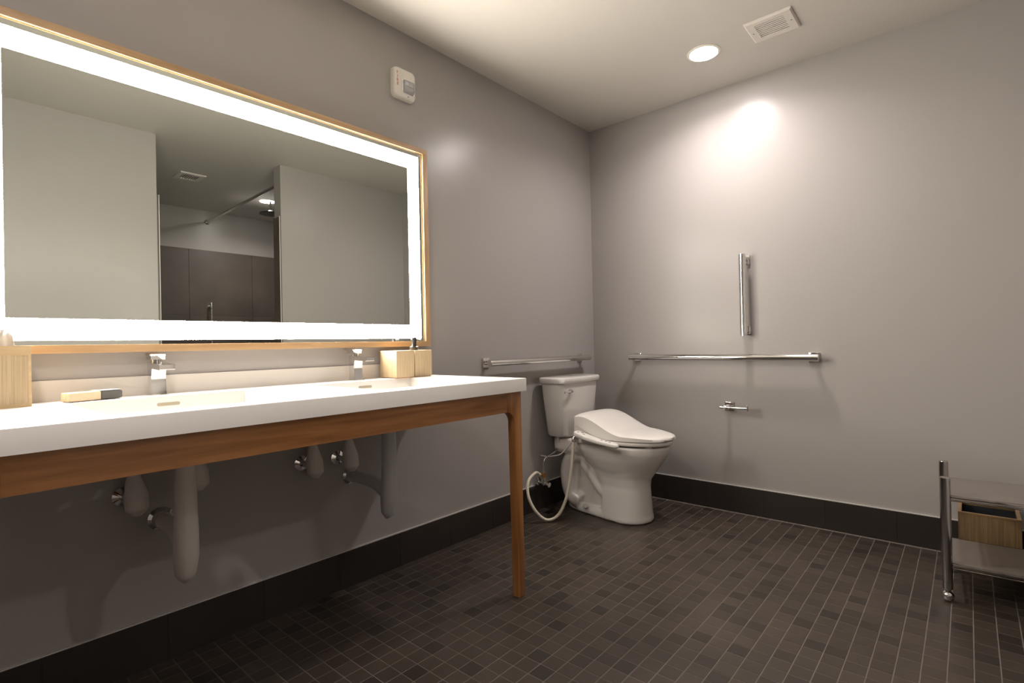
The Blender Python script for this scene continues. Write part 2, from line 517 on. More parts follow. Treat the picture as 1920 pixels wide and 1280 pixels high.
for j in (1, 3):
    q = [(1, j), (2, j), (2, j+1), (1, j+1)]
    for k in range(4):
        a, b = q[k], q[(k+1) % 4]
        bm.faces.new((top[a[0]][a[1]], top[b[0]][b[1]], bot[b[0]][b[1]], bot[a[0]][a[1]]))
bmesh.ops.recalc_face_normals(bm, faces=bm.faces)
es = [e for e in bm.edges if abs(e.verts[0].co.z-CT) < 1e-5 and abs(e.verts[1].co.z-CT) < 1e-5 and e.calc_face_angle(0) > 1.0]
bmesh.ops.bevel(bm, geom=es, offset=0.003, segments=2, profile=0.5, affect='EDGES')
ctop = finish(bm, 'countertop', 'quartz', van, 35)
ctop['label'] = 'white solid surface countertop'
for (y0, y1), cy in zip(basins, (-2.583, -1.905)):
    bm = bmesh.new()
    zb = 0.735
    def ring(x0, x1, ya, yb, z, r): return [(px, py, z) for px, py in rrect(x0, x1, ya, yb, r, 4)]
    inner = [ring(BX0-0.0005, BX1+0.0005, y0-0.0005, y1+0.0005, CB+0.002, 0.004), ring(BX0+0.004, BX1-0.02, y0+0.01, y1-0.01, CB-0.02, 0.02),
             ring(BX0+0.03, BX1-0.05, y0+0.03, y1-0.03, zb+0.01, 0.03), ring(0.26, 0.34, cy-0.04, cy+0.04, zb, 0.03)]
    outer = [ring(0.25, 0.35, cy-0.05, cy+0.05, zb-0.014, 0.03), ring(BX0+0.02, BX1-0.04, y0+0.02, y1-0.02, zb-0.006, 0.03),
             ring(BX0-0.012, BX1+0.012, y0-0.012, y1+0.012, CB-0.0005, 0.02)]
    loft(bm, inner + outer, False, False)
    bs = finish(bm, 'basin', 'quartz', van, 30)
    # slot overflow on the rear basin wall
    bm = bmesh.new()
    add_prism(bm, [(py, pz) for py, pz in rrect(cy-0.030, cy+0.030, 0.8215, 0.8315, 0.0049, 5)], BX0-0.001, BX0+0.0012, 0)
    o = finish(bm, 'overflow_slot', 'slot_pale', bs); o['label'] = 'slim overflow slot'
    bm = bmesh.new(); add_tube(bm, [(0.30, cy, zb+0.0005), (0.30, cy, zb+0.004)], 0.024, 20)
    o = finish(bm, 'drain', 'chrome', bs)
box_obj('backsplash', (0.0005, 0.0125, CY0, -1.56, CT-0.0495, 0.909), 'splash', van, 0.0008)
AX, AZ = 0.618, 0.7235        # front face of the wooden frame, underside of the rail
LGY1, LGW = -1.516, 0.042
# front frame: rail with both legs, inner corners rounded, each a mesh of its own
JY = 0.055                    # length of the rounded corner
def leg_mesh(yo, sgn):
    """yo outer face y, sgn +1 when the inside lies towards -y"""
    out = []
    R = 0.045
    yi = yo - sgn*LGW
    pts = [(yo, CB-0.0005), (yo, 0.0), (yo-sgn*(LGW-0.009), 0.0), (yi, AZ-R)]
    for k in range(1, 9):
        t = PI/2*k/8
        pts.append((yi-sgn*R*(1-math.cos(t)), AZ-R+R*math.sin(t)))
    pts.append((yi-sgn*R, CB-0.0005))
    b = bmesh.new(); add_prism(b, pts, AX-0.036, AX, 0)
    bmesh.ops.recalc_face_normals(b, faces=b.faces)
    yj = yi-sgn*R
    es = [e for e in b.edges if abs(e.verts[0].co.x-e.verts[1].co.x) < 1e-6 and not all(abs(v.co.y-yj) < 1e-6 for v in e.verts)]
    bmesh.ops.bevel(b, geom=es, offset=0.003, segments=2, profile=0.5, affect='EDGES')
    return b
finish(leg_mesh(LGY1, 1), 'leg', 'cherry_leg', van, 30)
finish(leg_mesh(CY0+0.003, -1), 'leg', 'cherry_leg', van, 30)
box_obj('front_rail', (AX-0.036, AX, CY0+0.003+LGW+0.0452, LGY1-LGW-0.0452, AZ, CB-0.0005), 'cherry', van)
box_obj('side_rail', (0.001, AX-0.0365, LGY1-0.026, LGY1-0.004, AZ+0.01, CB-0.0005), 'cherry', van, 0.002)
box_obj('side_rail', (0.001, AX-0.0365, CY0+0.007, CY0+0.029, AZ+0.01, CB-0.0005), 'cherry', van, 0.002)

# ------------------------------------------------------------------ faucets
def faucet(cy, label):
    t = thing('faucet', label, 'faucet', (0.072, cy, CT), 'faucets on the vanity')
    x0, h = 0.072, 0.021
    box_obj('base_plate', (x0-h-0.003, x0+h+0.003, cy-h-0.003, cy+h+0.003, CT+0.0003, CT+0.004), 'chrome', t, 0.0012)
    # body, waisted front
    bm = bmesh.new()
    prof = [(x0-h, CT+0.004), (x0+h, CT+0.004), (x0+h-0.002, CT+0.012), (x0+h-0.005, CT+0.03), (x0+h-0.006, CT+0.055), (x0+h-0.003, CT+0.074), (x0+h, CT+0.081),
            (x0-h, CT+0.081)]
    add_prism(bm, prof, cy-h+0.002, cy+h-0.002, 1)
    finish(bm, 'body', 'chrome', t, 40)
    bm = bmesh.new()
    prof = [(x0-h, CT+0.0815), (x0+0.030, CT+0.0815), (x0+0.098, CT+0.078), (x0+0.101, CT+0.081), (x0+0.101, CT+0.093), (x0-h, CT+0.103)]
    add_prism(bm, prof, cy-h+0.001, cy+h-0.001, 1)
    finish(bm, 'spout', 'chrome', t, 30)
    # cartridge cap and lever tipped back
    tube_obj('cap', [(x0-0.006, cy, CT+0.0995), (x0-0.006, cy, CT+0.109)], 0.0155, 'chrome', t)
    bm = bmesh.new()
    prof = [(x0+0.012, CT+0.1085), (x0+0.014, CT+0.121), (x0+0.008, CT+0.1245), (x0-0.054, CT+0.129), (x0-0.055, CT+0.126), (x0-0.034, CT+0.120), (x0-0.034, CT+0.1085)]
    add_prism(bm, prof, cy-0.019, cy+0.019, 1)
    finish(bm, 'lever', 'chrome', t, 30)
    return t
faucet(-2.595, 'chrome square faucet over the left basin, beside the wooden brush')
faucet(-1.905, 'chrome square faucet over the right basin, beside the two bamboo boxes')

# ------------------------------------------------------------------ things on the counter
bx = thing('tissue_box', 'bamboo tissue box cover with a white tissue tip, at the mirror corner', 'tissue box', (0.0945, -2.946, CT))
Y0, Y1, X0, X1, H = -3.004, -2.888, 0.037, 0.152, 1.0055
box_obj('panel', (X1-0.007, X1-0.001, Y0+0.008, Y1-0.006, CT+0.009, H-0.024), 'bamboo', bx)
box_obj('panel', (X0+0.001, X0+0.007, Y0+0.008, Y1-0.006, CT+0.009, H-0.024), 'bamboo', bx)
box_obj('panel', (X0+0.008, X1-0.008, Y0+0.001, Y0+0.007, CT+0.009, H-0.024), 'bamboo', bx)
box_obj('panel', (X0+0.008, X1-0.008, Y1-0.007, Y1-0.001, CT+0.009, H-0.024), 'bamboo', bx)
def ring_frame(name, z0, z1, wd):
    bm = bmesh.new()
    add_box(bm, X0, X1, Y0, Y0+wd, z0, z1); add_box(bm, X0, X1, Y1-wd, Y1, z0, z1)
    add_box(bm, X0, X0+wd, Y0+wd, Y1-wd, z0, z1); add_box(bm, X1-wd, X1, Y0+wd, Y1-wd, z0, z1)
    finish(bm, name, 'bamboo_edge', bx)
ring_frame('bottom_frame', CT+0.0003, CT+0.009, 0.014)
ring_frame('top_frame', H-0.024, H-0.001, 0.012)
for sx in (X0, X1-0.006):
    for sy in (Y0, Y1-0.006):
        box_obj('corner_post', (sx, sx+0.006, sy, sy+0.006, CT+0.009, H-0.024), 'bamboo_edge', bx)
bm = bmesh.new()
cxm, cym = (X0+X1)/2, (Y0+Y1)/2
outer = rrect(X0, X1, Y0, Y1, 0.001, 4)
innr = [(cxm+0.026*math.cos(2*PI*k/len(outer)+PI/4*0.2), cym+0.045*math.sin(2*PI*k/len(outer)+PI/4*0.2)) for k in range(len(outer))]
loft(bm, [[(a, b, H-0.001) for a, b in outer], [(a, b, H) for a, b in outer], [(a, b, H) for a, b in innr], [(a, b, H-0.004) for a, b in innr]], False, False)
finish(bm, 'lid', 'bamboo_edge', bx)
bm = bmesh.new()
rows = []
for k in range(7):
    s = k/6
    z = H-0.02+0.052*s
    row = []
    for j in range(9):
        u = j/8*2-1
        wdt = (0.036-0.02*s)
        row.append(bm.verts.new((cxm+0.008*math.sin(u*5+s*2)+0.012*s, cym+u*wdt+0.012*s, z+0.010*s*(1-u*u)-0.006*s*u)))
    rows.append(row)
for a, b in zip(rows[:-1], rows[1:]):
    for j in range(8): bm.faces.new((a[j], a[j+1], b[j+1], b[j]))
ts = finish(bm, 'tissue', 'tissue', bx, 80)
sm = ts.modifiers.new('thickness', 'SOLIDIFY'); sm.thickness = 0.0008

# nail brush
br_ = thing('nail_brush', 'pale wooden brush with a dark bristled end lying on the counter', 'brush', (0.090, -2.752, CT))
br_.rotation_euler = (0, 0, math.radians(14))
def local_box(name, ext, mat, parent, bev=0.0):
    bm = bmesh.new(); add_box(bm, *ext, bev)
    bmesh.ops.recalc_face_normals(bm, faces=bm.faces)
    me = bpy.data.meshes.new(name); bm.to_mesh(me); bm.free(); me.materials.append(M[mat])
    me.polygons.foreach_set('use_smooth', [True]*len(me.polygons)); me.set_sharp_from_angle(angle=math.radians(35))
    o = bpy.data.objects.new(name, me); COL.objects.link(o); o.parent = parent
    return o
local_box('handle', (-0.022, 0.022, -0.068, 0.008, 0.0015, 0.0255), 'pale_wood', br_, 0.0035)
o = local_box('bristle_head', (-0.0225, 0.0225, 0.0082, 0.062, 0.002, 0.0255), 'bristle', br_, 0.006); o['label'] = 'dark grey bristles'
local_box('top_slip', (-0.020, 0.020, 0.000, 0.056, 0.0256, 0.0275), 'sleeve_grey', br_, 0.001)
for yy in (-0.06, 0.0):
    local_box('foot', (-0.018, 0.018, yy-0.004, yy+0.004, 0.0002, 0.0016), 'black', br_)

# two bamboo boxes
def bamboo_box(y0, y1, name, label, cat, pump):
    x0, x1, h = 0.033, 0.150, 0.967
    t = thing(name, label, cat, ((x0+x1)/2, (y0+y1)/2, CT))
    box_obj('foot', (x0+0.004, x1-0.004, y0+0.004, y1-0.004, CT+0.0003, CT+0.003), 'cherry', t)
    wl = 0.005
    box_obj('panel', (x1-wl, x1, y0, y1, CT+0.003, h-0.006), 'bamboo', t, 0.0006)
    box_obj('panel', (x0, x0+wl, y0, y1, CT+0.003, h-0.006), 'bamboo', t, 0.0006)
    box_obj('panel', (x0+wl, x1-wl, y0, y0+wl, CT+0.003, h-0.006), 'bamboo', t, 0.0006)
    box_obj('panel', (x0+wl, x1-wl, y1-wl, y1, CT+0.003, h-0.006), 'bamboo', t, 0.0006)
    box_obj('lid', (x0, x1, y0, y1, h-0.006, h), 'bamboo_edge', t, 0.001)
    if pump:
        cx, cy = 0.085, (y0+y1)/2
        pp = tube_obj('pump_collar', [(cx, cy, h), (cx, cy, h+0.002), (cx, cy, h+0.015), (cx, cy, h+0.017)], [0.0185, 0.0200, 0.0200, 0.014], 'black', t)
        q = tube_obj('pump_stem', [(cx, cy, h+0.017), (cx, cy, h+0.022), (cx, cy, h+0.030), (cx, cy, h+0.043), (cx, cy, h+0.054), (cx, cy, h+0.056)],
                     [0.0125, 0.0115, 0.0105, 0.012, 0.0145, 0.0135], 'black', t)
        q = tube_obj('pump_nozzle', smooth_path([(cx, cy, h+0.051), (cx+0.016, cy+0.004, h+0.053), (cx+0.034, cy+0.006, h+0.050), (cx+0.040, cy+0.007, h+0.045)], 5),
                     0.0048, 'clear', t)
        q['label'] = 'clear curved spout'
    return t
bamboo_box(-1.763, -1.6705, 'bamboo_canister', 'closed bamboo box beside the right faucet, without a pump', 'box', False)
bamboo_box(-1.6655, -1.573, 'soap_dispenser', 'bamboo soap dispenser box with a black pump, nearest the toilet', 'soap dispenser', True)

# ------------------------------------------------------------------ pipes under the basins
def trap(cy, zlow, mat, label, tilt):
    t = thing('drain_trap_cover', label, 'pipe cover', (0.27, cy, zlow), 'soft covers on the sink drains')
    x = 0.300
    path = [(x, cy, 0.717), (x, cy, 0.66), (x-0.002, cy+tilt*0.3, 0.56), (x-0.006, cy+tilt*0.5, 0.47), (x-0.012, cy+tilt*0.7, 0.41), (x-0.022, cy+tilt, 0.36), (x-0.03, cy+tilt, zlow)]
    rad = [0.026, 0.026, 0.028, 0.031, 0.032, 0.026, 0.006]
    P_ = smooth_path(path, 5); Rr = lerp_list(rad, 5)
    tube_obj('drop_sleeve', P_, Rr, mat, t, 24)
    tube_obj('arm_sleeve', smooth_path([(x-0.03, cy+tilt*0.6, 0.43), (x-0.10, cy+0.010, 0.452), (0.14, cy+0.014, 0.455), (0.035, cy+0.018, 0.455)], 6), 0.023, mat, t, 14)
    tube_obj('wall_flange', [(0.0005, cy+0.018, 0.455), (0.004, cy+0.018, 0.455), (0.012, cy+0.018, 0.455), (0.035, cy+0.018, 0.455)], [0.036, 0.036, 0.027, 0.024], 'chrome', t, 20)
    return t
trap(-2.592, 0.333, 'sleeve', 'long cream drain cover hanging under the left basin', 0.004)
trap(-1.915, 0.335, 'sleeve_grey', 'long pale grey drain cover hanging under the right basin', 0.006)
def supply(cy, z, label, mat='sleeve', dx=0.012):
    t = thing('supply_pipe_cover', label, 'pipe cover', (0.07, cy, z-0.07), 'wrapped supply valves under the basins')
    tube_obj('wall_flange', [(0.0005, cy, z), (0.003, cy, z), (0.010, cy, z), (0.030, cy, z)], [0.028, 0.028, 0.012, 0.010], 'chrome', t, 20)
    P_ = smooth_path([(0.075, cy+0.02, z-0.050), (0.072, cy+0.02, z-0.03), (0.068, cy+0.018, z+0.01), (0.068, cy+0.014, z+0.05), (0.070, cy+dx, z+0.09), (0.072, cy+dx, z+0.16), (0.072, cy+dx, 0.80)], 5)
    tube_obj('wrap', P_, lerp_list([0.010, 0.030, 0.031, 0.022, 0.013, 0.012, 0.011], 5), mat, t, 24)
    tube_obj('stub', [(0.029, cy, z), (0.066, cy+0.012, z)], 0.011, 'chrome', t, 14)
    return t
supply(-2.671, 0.546, 'wrapped supply valve left of the cream drain cover')
supply(-2.505, 0.585, 'wrapped supply valve right of the cream drain cover')
supply(-2.107, 0.543, 'wrapped supply valve standing alone between the two basins')
supply(-1.955, 0.538, 'wrapped supply valve left of the pale grey drain cover')

# ------------------------------------------------------------------ toilet
YC = -0.46
toi = thing('toilet', 'white two piece toilet with an electronic bidet seat in the corner', 'toilet', (0.35, YC, 0))
def egg(xb, xf, hw, z, xm=None, nb=2.6, nf=2.0, n=40, y0=YC, wb=None):
    """closed outline: back end squarish, front elliptical"""
    xm = xm if xm is not None else (xb+xf)/2
    out = []
    for k in range(n):
        a = 2*PI*k/n
        c, s = math.cos(a), math.sin(a)
        e = nf if c >= 0 else nb
        rx = (xf-xm) if c >= 0 else (xm-xb)
        x = xm+rx*math.copysign(abs(c)**(2/e), c)
        y = hw*math.copysign(abs(s)**(2/e), s)
        if wb is not None and c < 0:
            f = abs(c)**(2/e); y *= (1-f*(1-wb))
        out.append((x, y0+y, z))
    return out
bm = bmesh.new()
# foot
loft(bm, [egg(0.10, 0.632, 0.128, 0.0005, 0.50, 3, 2.1, wb=0.62), egg(0.10, 0.632, 0.128, 0.025, 0.50, 3, 2.1, wb=0.62), egg(0.115, 0.622, 0.117, 0.046, 0.50, 3, 2.1, wb=0.6)])
# front column
loft(bm, [egg(0.36, 0.628, 0.126, 0.01, 0.50, 4, 2.2), egg(0.36, 0.622, 0.118, 0.10, 0.50, 4, 2.2), egg(0.35, 0.618, 0.114, 0.19, 0.49, 4, 2.2), egg(0.33, 0.628, 0.122, 0.24, 0.48, 4, 2.2), egg(0.30, 0.66, 0.140, 0.29, 0.48, 3, 2.1)])
# rear core
loft(bm, [egg(0.12, 0.42, 0.060, 0.02, 0.27, 4, 4), egg(0.14, 0.42, 0.055, 0.2, 0.28, 4, 4), egg(0.10, 0.45, 0.075, 0.33, 0.28, 4, 4)])
# bowl
loft(bm, [egg(0.33, 0.625, 0.105, 0.222, 0.47, 2.4, 2.0), egg(0.28, 0.668, 0.145, 0.288, 0.46, 2.4, 2.0), egg(0.23, 0.708, 0.170, 0.342, 0.46, 2.6, 2.0),
          egg(0.20, 0.735, 0.182, 0.385, 0.46, 3, 2.0), egg(0.20, 0.742, 0.184, 0.416, 0.46, 3, 2.0), egg(0.20, 0.738, 0.180, 0.424, 0.46, 3, 2.0)])
# rear deck below the tank
loft(bm, [[(x, y, z) for x, y in rrect(0.05, 0.36, YC-0.12*k, YC+0.12*k, 0.05, 9)] for z, k in ((0.335, 0.85), (0.36, 1.0), (0.41, 1.0), (0.4285, 0.97))])
# trapway relief on both flanks
for s in (-1, 1):
    y1 = YC+s*0.052
    tp = smooth_path([(0.40, y1, 0.20), (0.34, y1, 0.25), (0.27, y1, 0.315), (0.19, y1, 0.325), (0.135, y1, 0.26), (0.13, y1, 0.17), (0.155, y1, 0.09), (0.22, y1, 0.055)], 6)
    add_tube(bm, tp, 0.050, 14)
    tp = smooth_path([(0.42, YC+s*0.078, 0.12), (0.36, YC+s*0.078, 0.165), (0.30, YC+s*0.075, 0.235), (0.25, YC+s*0.07, 0.29)], 6)
    add_tube(bm, tp, 0.030, 12)
bowl = finish(bm, 'bowl', 'ceramic', toi, 60)
rm = bowl.modifiers.new('fuse', 'REMESH'); rm.mode = 'VOXEL'; rm.voxel_size = 0.0065; rm.use_smooth_shade = True
sm = bowl.modifiers.new('glaze', 'SMOOTH'); sm.factor = 0.5; sm.iterations = 7
for s in (-1, 1):
    bm = bmesh.new(); add_tube(bm, [(0.27, YC+s*0.098, 0.040), (0.27, YC+s*0.098, 0.056), (0.27, YC+s*0.098, 0.063)], [0.013, 0.012, 0.006], 14)
    finish(bm, 'bolt_cap', 'ceramic', toi, 40)
# tank
def tank_ring(x0, x1, hw, z, bow=0.018, r=0.035):
    pts = rrect(x0, x1, YC-hw, YC+hw, r, 6)
    # insert bow on the front side
    out = []
    fr = [p for p in pts]
    n = 10
    res = []
    for k, p in enumerate(fr):
        res.append(p)
    # resample: right/front side lies between last corner (x1,y0) and first corner (x1,y1)
    a, b = res[-1], res[0]
    mid = [(a[0]+(b[0]-a[0])*t/n, a[1]+(b[1]-a[1])*t/n) for t in range(1, n)]
    res = res+mid
    for (x, y) in res:
        u = (y-YC)/hw
        f = max(0.0, (x-x0)/(x1-x0))
        out.append((x+bow*(1-u*u)*f, y, z))
    return out
bm = bmesh.new()
loft(bm, [tank_ring(0.046, 0.168, 0.148, 0.436), tank_ring(0.040, 0.176, 0.156, 0.447), tank_ring(0.036, 0.183, 0.172, 0.56), tank_ring(0.034, 0.188, 0.188, 0.66), tank_ring(0.032, 0.192, 0.198, 0.748)])
tank = finish(bm, 'tank', 'ceramic', toi, 35)
bm = bmesh.new()
loft(bm, [tank_ring(0.028, 0.198, 0.205, 0.7485), tank_ring(0.024, 0.204, 0.211, 0.754), tank_ring(0.024, 0.205, 0.212, 0.777), tank_ring(0.028, 0.201, 0.208, 0.7835), tank_ring(0.036, 0.192, 0.198, 0.786)])
finish(bm, 'tank_lid', 'ceramic', toi, 50)
lev = tube_obj('flush_lever', [(0.196, YC-0.125, 0.704), (0.205, YC-0.125, 0.704), (0.213, YC-0.125, 0.704)], [0.015, 0.014, 0.010], 'chrome', toi)
tube_obj('lever_arm', smooth_path([(0.212, YC-0.122, 0.704), (0.218, YC-0.145, 0.706), (0.216, YC-0.170, 0.7035), (0.212, YC-0.192, 0.702)], 5), lerp_list([0.008, 0.007, 0.0055, 0.006], 5), 'chrome', lev)
# bidet seat
def lidw(x):
    xb, xm, xf, hw = 0.266, 0.45, 0.768, 0.192
    if x >= xm:
        return hw*max(0.0, 1-((x-xm)/(xf-xm))**2.15)**0.5
    return hw*(1-0.04*((xm-x)/(xm-xb))**2)
def sstep(a, b, x):
    t = min(1, max(0, (x-a)/(b-a))); return t*t*(3-2*t)
def lid_top(x):
    z = 0.586 - 0.090*sstep(0.31, 0.57, x) - 0.010*sstep(0.55, 0.76, x)
    return z-0.004*max(0, (0.30-x)/0.035)**2
def lid_bot(x):
    return 0.459 + 0.068*(1-sstep(0.22, 0.47, x))
bm = bmesh.new()
NX, NY = 44, 20
top, bot = [], []
for i in range(NX+1):
    s = i/NX
    x = 0.266+(0.7675-0.266)*(1-(1-s)**1.35)
    w_ = max(lidw(x), 0.004)
    rt, rb = [], []
    for j in range(NY+1):
        u = math.sin((j/NY*2-1)*PI/2)
        edge = abs(u)**8
        zt, zb = lid_top(x), lid_bot(x)
        fr = sstep(0.735, 0.768, x)
        rt.append(bm.verts.new((x, YC+w_*u*(1-0.012*(1-0)), zt-0.006*u*u-0.008*edge-0.008*fr)))
        rb.append(bm.verts.new((x-0.006*fr, YC+w_*u*0.985, zb+0.002*fr)))
    top.append(rt); bot.append(rb)
for i in range(NX):
    for j in range(NY):
        bm.faces.new((top[i][j], top[i+1][j], top[i+1][j+1], top[i][j+1]))
        bm.faces.new((bot[i][j], bot[i][j+1], bot[i+1][j+1], bot[i+1][j]))
    bm.faces.new((top[i][0], bot[i][0], bot[i+1][0], top[i+1][0]))
    bm.faces.new((top[i][NY], top[i+1][NY], bot[i+1][NY], bot[i][NY]))
for j in range(NY):
    bm.faces.new((top[0][j], top[0][j+1], bot[0][j+1], bot[0][j]))
    bm.faces.new((top[NX][j], bot[NX][j], bot[NX][j+1], top[NX][j+1]))
finish(bm, 'seat_lid', 'seat_plastic', toi, 50)
bm = bmesh.new()
loft(bm, [egg(0.30, 0.752, 0.181, 0.433, 0.45, 3, 2.1), egg(0.30, 0.757, 0.186, 0.438, 0.45, 3, 2.1), egg(0.30, 0.757, 0.186, 0.452, 0.45, 3, 2.1), egg(0.30, 0.752, 0.182, 0.4565, 0.45, 3, 2.1)])
finish(bm, 'seat', 'seat_plastic', toi, 50)
for s in (-1, 1):
    box_obj('seat_buffer', (0.66, 0.69, YC+s*0.10-0.008, YC+s*0.10+0.008, 0.4215, 0.4335), 'seat_plastic', toi, 0.002)
bm = bmesh.new()
loft(bm, [[(x, y, z) for x, y in rrect(0.250, xf, YC-0.178, YC+0.178, 0.02, 4)] for z, xf in ((0.4245, 0.43), (0.445, 0.43), (0.470, 0.39), (0.515, 0.33))])
finish(bm, 'bidet_unit', 'seat_plastic', toi, 50)
# control arm at the flank
bm = bmesh.new()
def arm_ring(x, w_, h, z, yc): return [(x, yc+py, z+pz) for py, pz in rrect(-w_, w_, -h, h, min(w_, h)*0.75, 4)]
ya = YC-0.222
loft(bm, [arm_ring(0.296, 0.012, 0.008, 0.486, ya), arm_ring(0.302, 0.023, 0.0135, 0.485, ya), arm_ring(0.312, 0.028, 0.0150, 0.483, ya), arm_ring(0.37, 0.027, 0.0145, 0.469, ya), arm_ring(0.45, 0.023, 0.0125, 0.454, ya-0.002),
          arm_ring(0.545, 0.019, 0.011, 0.444, ya-0.004), arm_ring(0.560, 0.015, 0.009, 0.442, ya-0.004), arm_ring(0.567, 0.007, 0.004, 0.441, ya-0.004)])
armo = finish(bm, 'control_arm', 'seat_plastic', toi, 50)
box_obj('arm_bracket', (0.32, 0.40, YC-0.200, YC-0.170, 0.436, 0.462), 'seat_plastic', toi, 0.004)
def arm_z(x):
    xs_ = [(0.302, 0.4995), (0.312, 0.498), (0.37, 0.4835), (0.45, 0.4665), (0.545, 0.455)]
    for (a, za), (b, zb_) in zip(xs_[:-1], xs_[1:]):
        if a <= x <= b: return za+(zb_-za)*(x-a)/(b-a)
    return xs_[-1][1]
for x0, x1, dy in ((0.320, 0.328, -0.010), (0.335, 0.346, 0.006), (0.354, 0.366, -0.008), (0.462, 0.472, -0.003), (0.488, 0.499, -0.004), (0.513, 0.523, -0.004)):
    bm = bmesh.new()
    r0 = [(x0, ya+dy-0.006), (x1, ya+dy-0.006), (x1, ya+dy+0.006), (x0, ya+dy+0.006)]
    loft(bm, [[(a, b, arm_z(a)-0.002) for a, b in r0], [(a, b, arm_z(a)+0.0008) for a, b in r0]])
    finish(bm, 'button', 'grey_button', armo)

# supply valve, hoses
vz, vy = 0.168, -0.666
val = thing('stop_valve', 'chrome angle stop valve with brass tee on the wall beside the toilet', 'valve', (0.04, vy, vz))
tube_obj('wall_flange', [(0.0105, vy, vz), (0.013, vy, vz), (0.020, vy, vz)], [0.030, 0.030, 0.014], 'chrome', val)
tube_obj('stub', [(0.019, vy, vz), (0.060, vy, vz)], 0.008, 'chrome', val)
tube_obj('valve_body', [(0.056, vy, vz-0.012), (0.056, vy, vz+0.030)], 0.012, 'chrome', val)
tube_obj('handle', [(0.066, vy, vz-0.002), (0.082, vy, vz-0.004), (0.098, vy, vz-0.006)], [0.008, 0.017, 0.015], 'steel', val, 8)
tube_obj('tee', [(0.056, vy, vz+0.030), (0.056, vy, vz+0.062)], 0.011, 'brass', val)
tube_obj('tee_branch', [(0.056, vy-0.008, vz+0.054), (0.056, vy-0.032, vz+0.056)], 0.009, 'brass', val)
hs = tube_obj('bidet_hose', smooth_path([(0.056, -0.700, 0.224), (0.060, -0.745, 0.243), (0.072, -0.825, 0.214), (0.100, -0.862, 0.144), (0.140, -0.852, 0.068), (0.178, -0.806, 0.0145), (0.215, -0.752, 0.030),
     (0.237, -0.708, 0.101), (0.252, -0.684, 0.200), (0.262, -0.672, 0.300), (0.270, -0.666, 0.395), (0.272, -0.664, 0.432)], 8), 0.0085, 'hose', None, 12)
tag(hs, 'ivory bidet hose looping from the stop valve up to the seat', 'hose')
bh = tube_obj('braided_hose', smooth_path([(0.056, vy, vz+0.0625), (0.056, vy, vz+0.105), (0.060, vy+0.015, vz+0.142), (0.066, vy+0.070, vz+0.160), (0.080, vy+0.092, vz+0.175), (0.100, vy+0.091, vz+0.205), (0.105, vy+0.091, vz+0.231)], 8), 0.0048, 'steel', None, 10)
tag(bh, 'thin braided steel hose rising from the valve to the tank', 'hose')
pc = tube_obj('power_cord', smooth_path([(0.300, -0.690, 0.468), (0.255, -0.655, 0.425), (0.205, -0.640, 0.380), (0.165, -0.648, 0.345), (0.10, -0.640, 0.325), (0.04, -0.625, 0.315), (0.003, -0.62, 0.315)], 8), 0.0036, 'sleeve', None, 8)
tag(pc, 'thin pale cord from the bidet control arm to the wall', 'cord')
inlet = tube_obj('inlet_fitting', [(0.272, -0.664, 0.4325), (0.272, -0.660, 0.452), (0.278, -0.640, 0.466)], 0.011, 'steel', toi, 12)
tube_obj('tank_nut', [(0.105, YC-0.115, 0.400), (0.105, YC-0.115, 0.4365)], 0.013, 'sleeve', toi, 8)

# ------------------------------------------------------------------ grab bars
def grab_bar(p0, p1, wall_n, flange, label, rad=0.0185, inset=0.03):
    """p0,p1 bar ends; wall_n unit vector away from the wall"""
    p0, p1, nrm = Vector(p0), Vector(p1), Vector(wall_n)
    t = thing('grab_bar', label, 'grab bar', tuple((p0+p1)/2), 'chrome grab bars')
    ax = (p1-p0).normalized()
    tube_obj('bar', [p0, p0+ax*0.0015, p1-ax*0.0015, p1], [rad-0.002, rad, rad, rad-0.002], 'chrome', t, 28)
    oth = nrm.cross(ax)
    for s in (p0+ax*inset, p1-ax*inset):
        off = s.dot(nrm) if flange is None else flange
        wallp = s - nrm*off
        def obox(name, c, ha, ho, n0, n1, bev):
            bm = bmesh.new()
            add_box(bm, -ha, ha, -ho, ho, n0, n1, bev)
            mm = Matrix((ax, oth, nrm)).transposed().to_4x4(); mm.translation = c
            bmesh.ops.transform(bm, matrix=mm, verts=bm.verts)
            finish(bm, name, 'chrome', t, 35)
        obox('flange', wallp, 0.025, 0.025, 0.0003, 0.010, 0.0015)
        obox('bracket', wallp, 0.010, 0.0115, 0.0102, off-0.004, 0.002)
    return t
grab_bar((0.302, -0.060, 0.887), (1.372, -0.060, 0.882), (0, -1, 0), 0.060, 'long horizontal chrome grab bar on the wall beside the toilet')
grab_bar((1.010, -0.060, 1.004), (1.010, -0.060, 1.458), (0, -1, 0), 0.060, 'short vertical chrome grab bar above the long bar')
grab_bar((0.060, -1.108, 0.888), (0.060, -0.156, 0.888), (1, 0, 0), 0.060, 'horizontal chrome grab bar above the toilet tank')

# toilet paper holder
tp = thing('paper_holder', 'empty chrome toilet paper holder below the long grab bar', 'paper holder', (0.93, 0, 0.602))
box_obj('flange', (0.880, 0.930, -0.010, -0.0003, 0.577, 0.627), 'chrome', tp, 0.0015)
box_obj('arm', (0.895, 0.915, -0.076, -0.0102, 0.592, 0.612), 'chrome', tp, 0.002)
tube_obj('bar', [(0.872, -0.070, 0.602), (0.8735, -0.070, 0.602), (1.022, -0.070, 0.602), (1.0235, -0.070, 0.602)], [0.0065, 0.008, 0.008, 0.0065], 'chrome', tp)
bm = bmesh.new(); add_box(bm, 1.0237, 1.0285, -0.0810, -0.0590, 0.590, 0.618, 0.001)
finish(bm, 'end_stop', 'chrome', tp, 35)

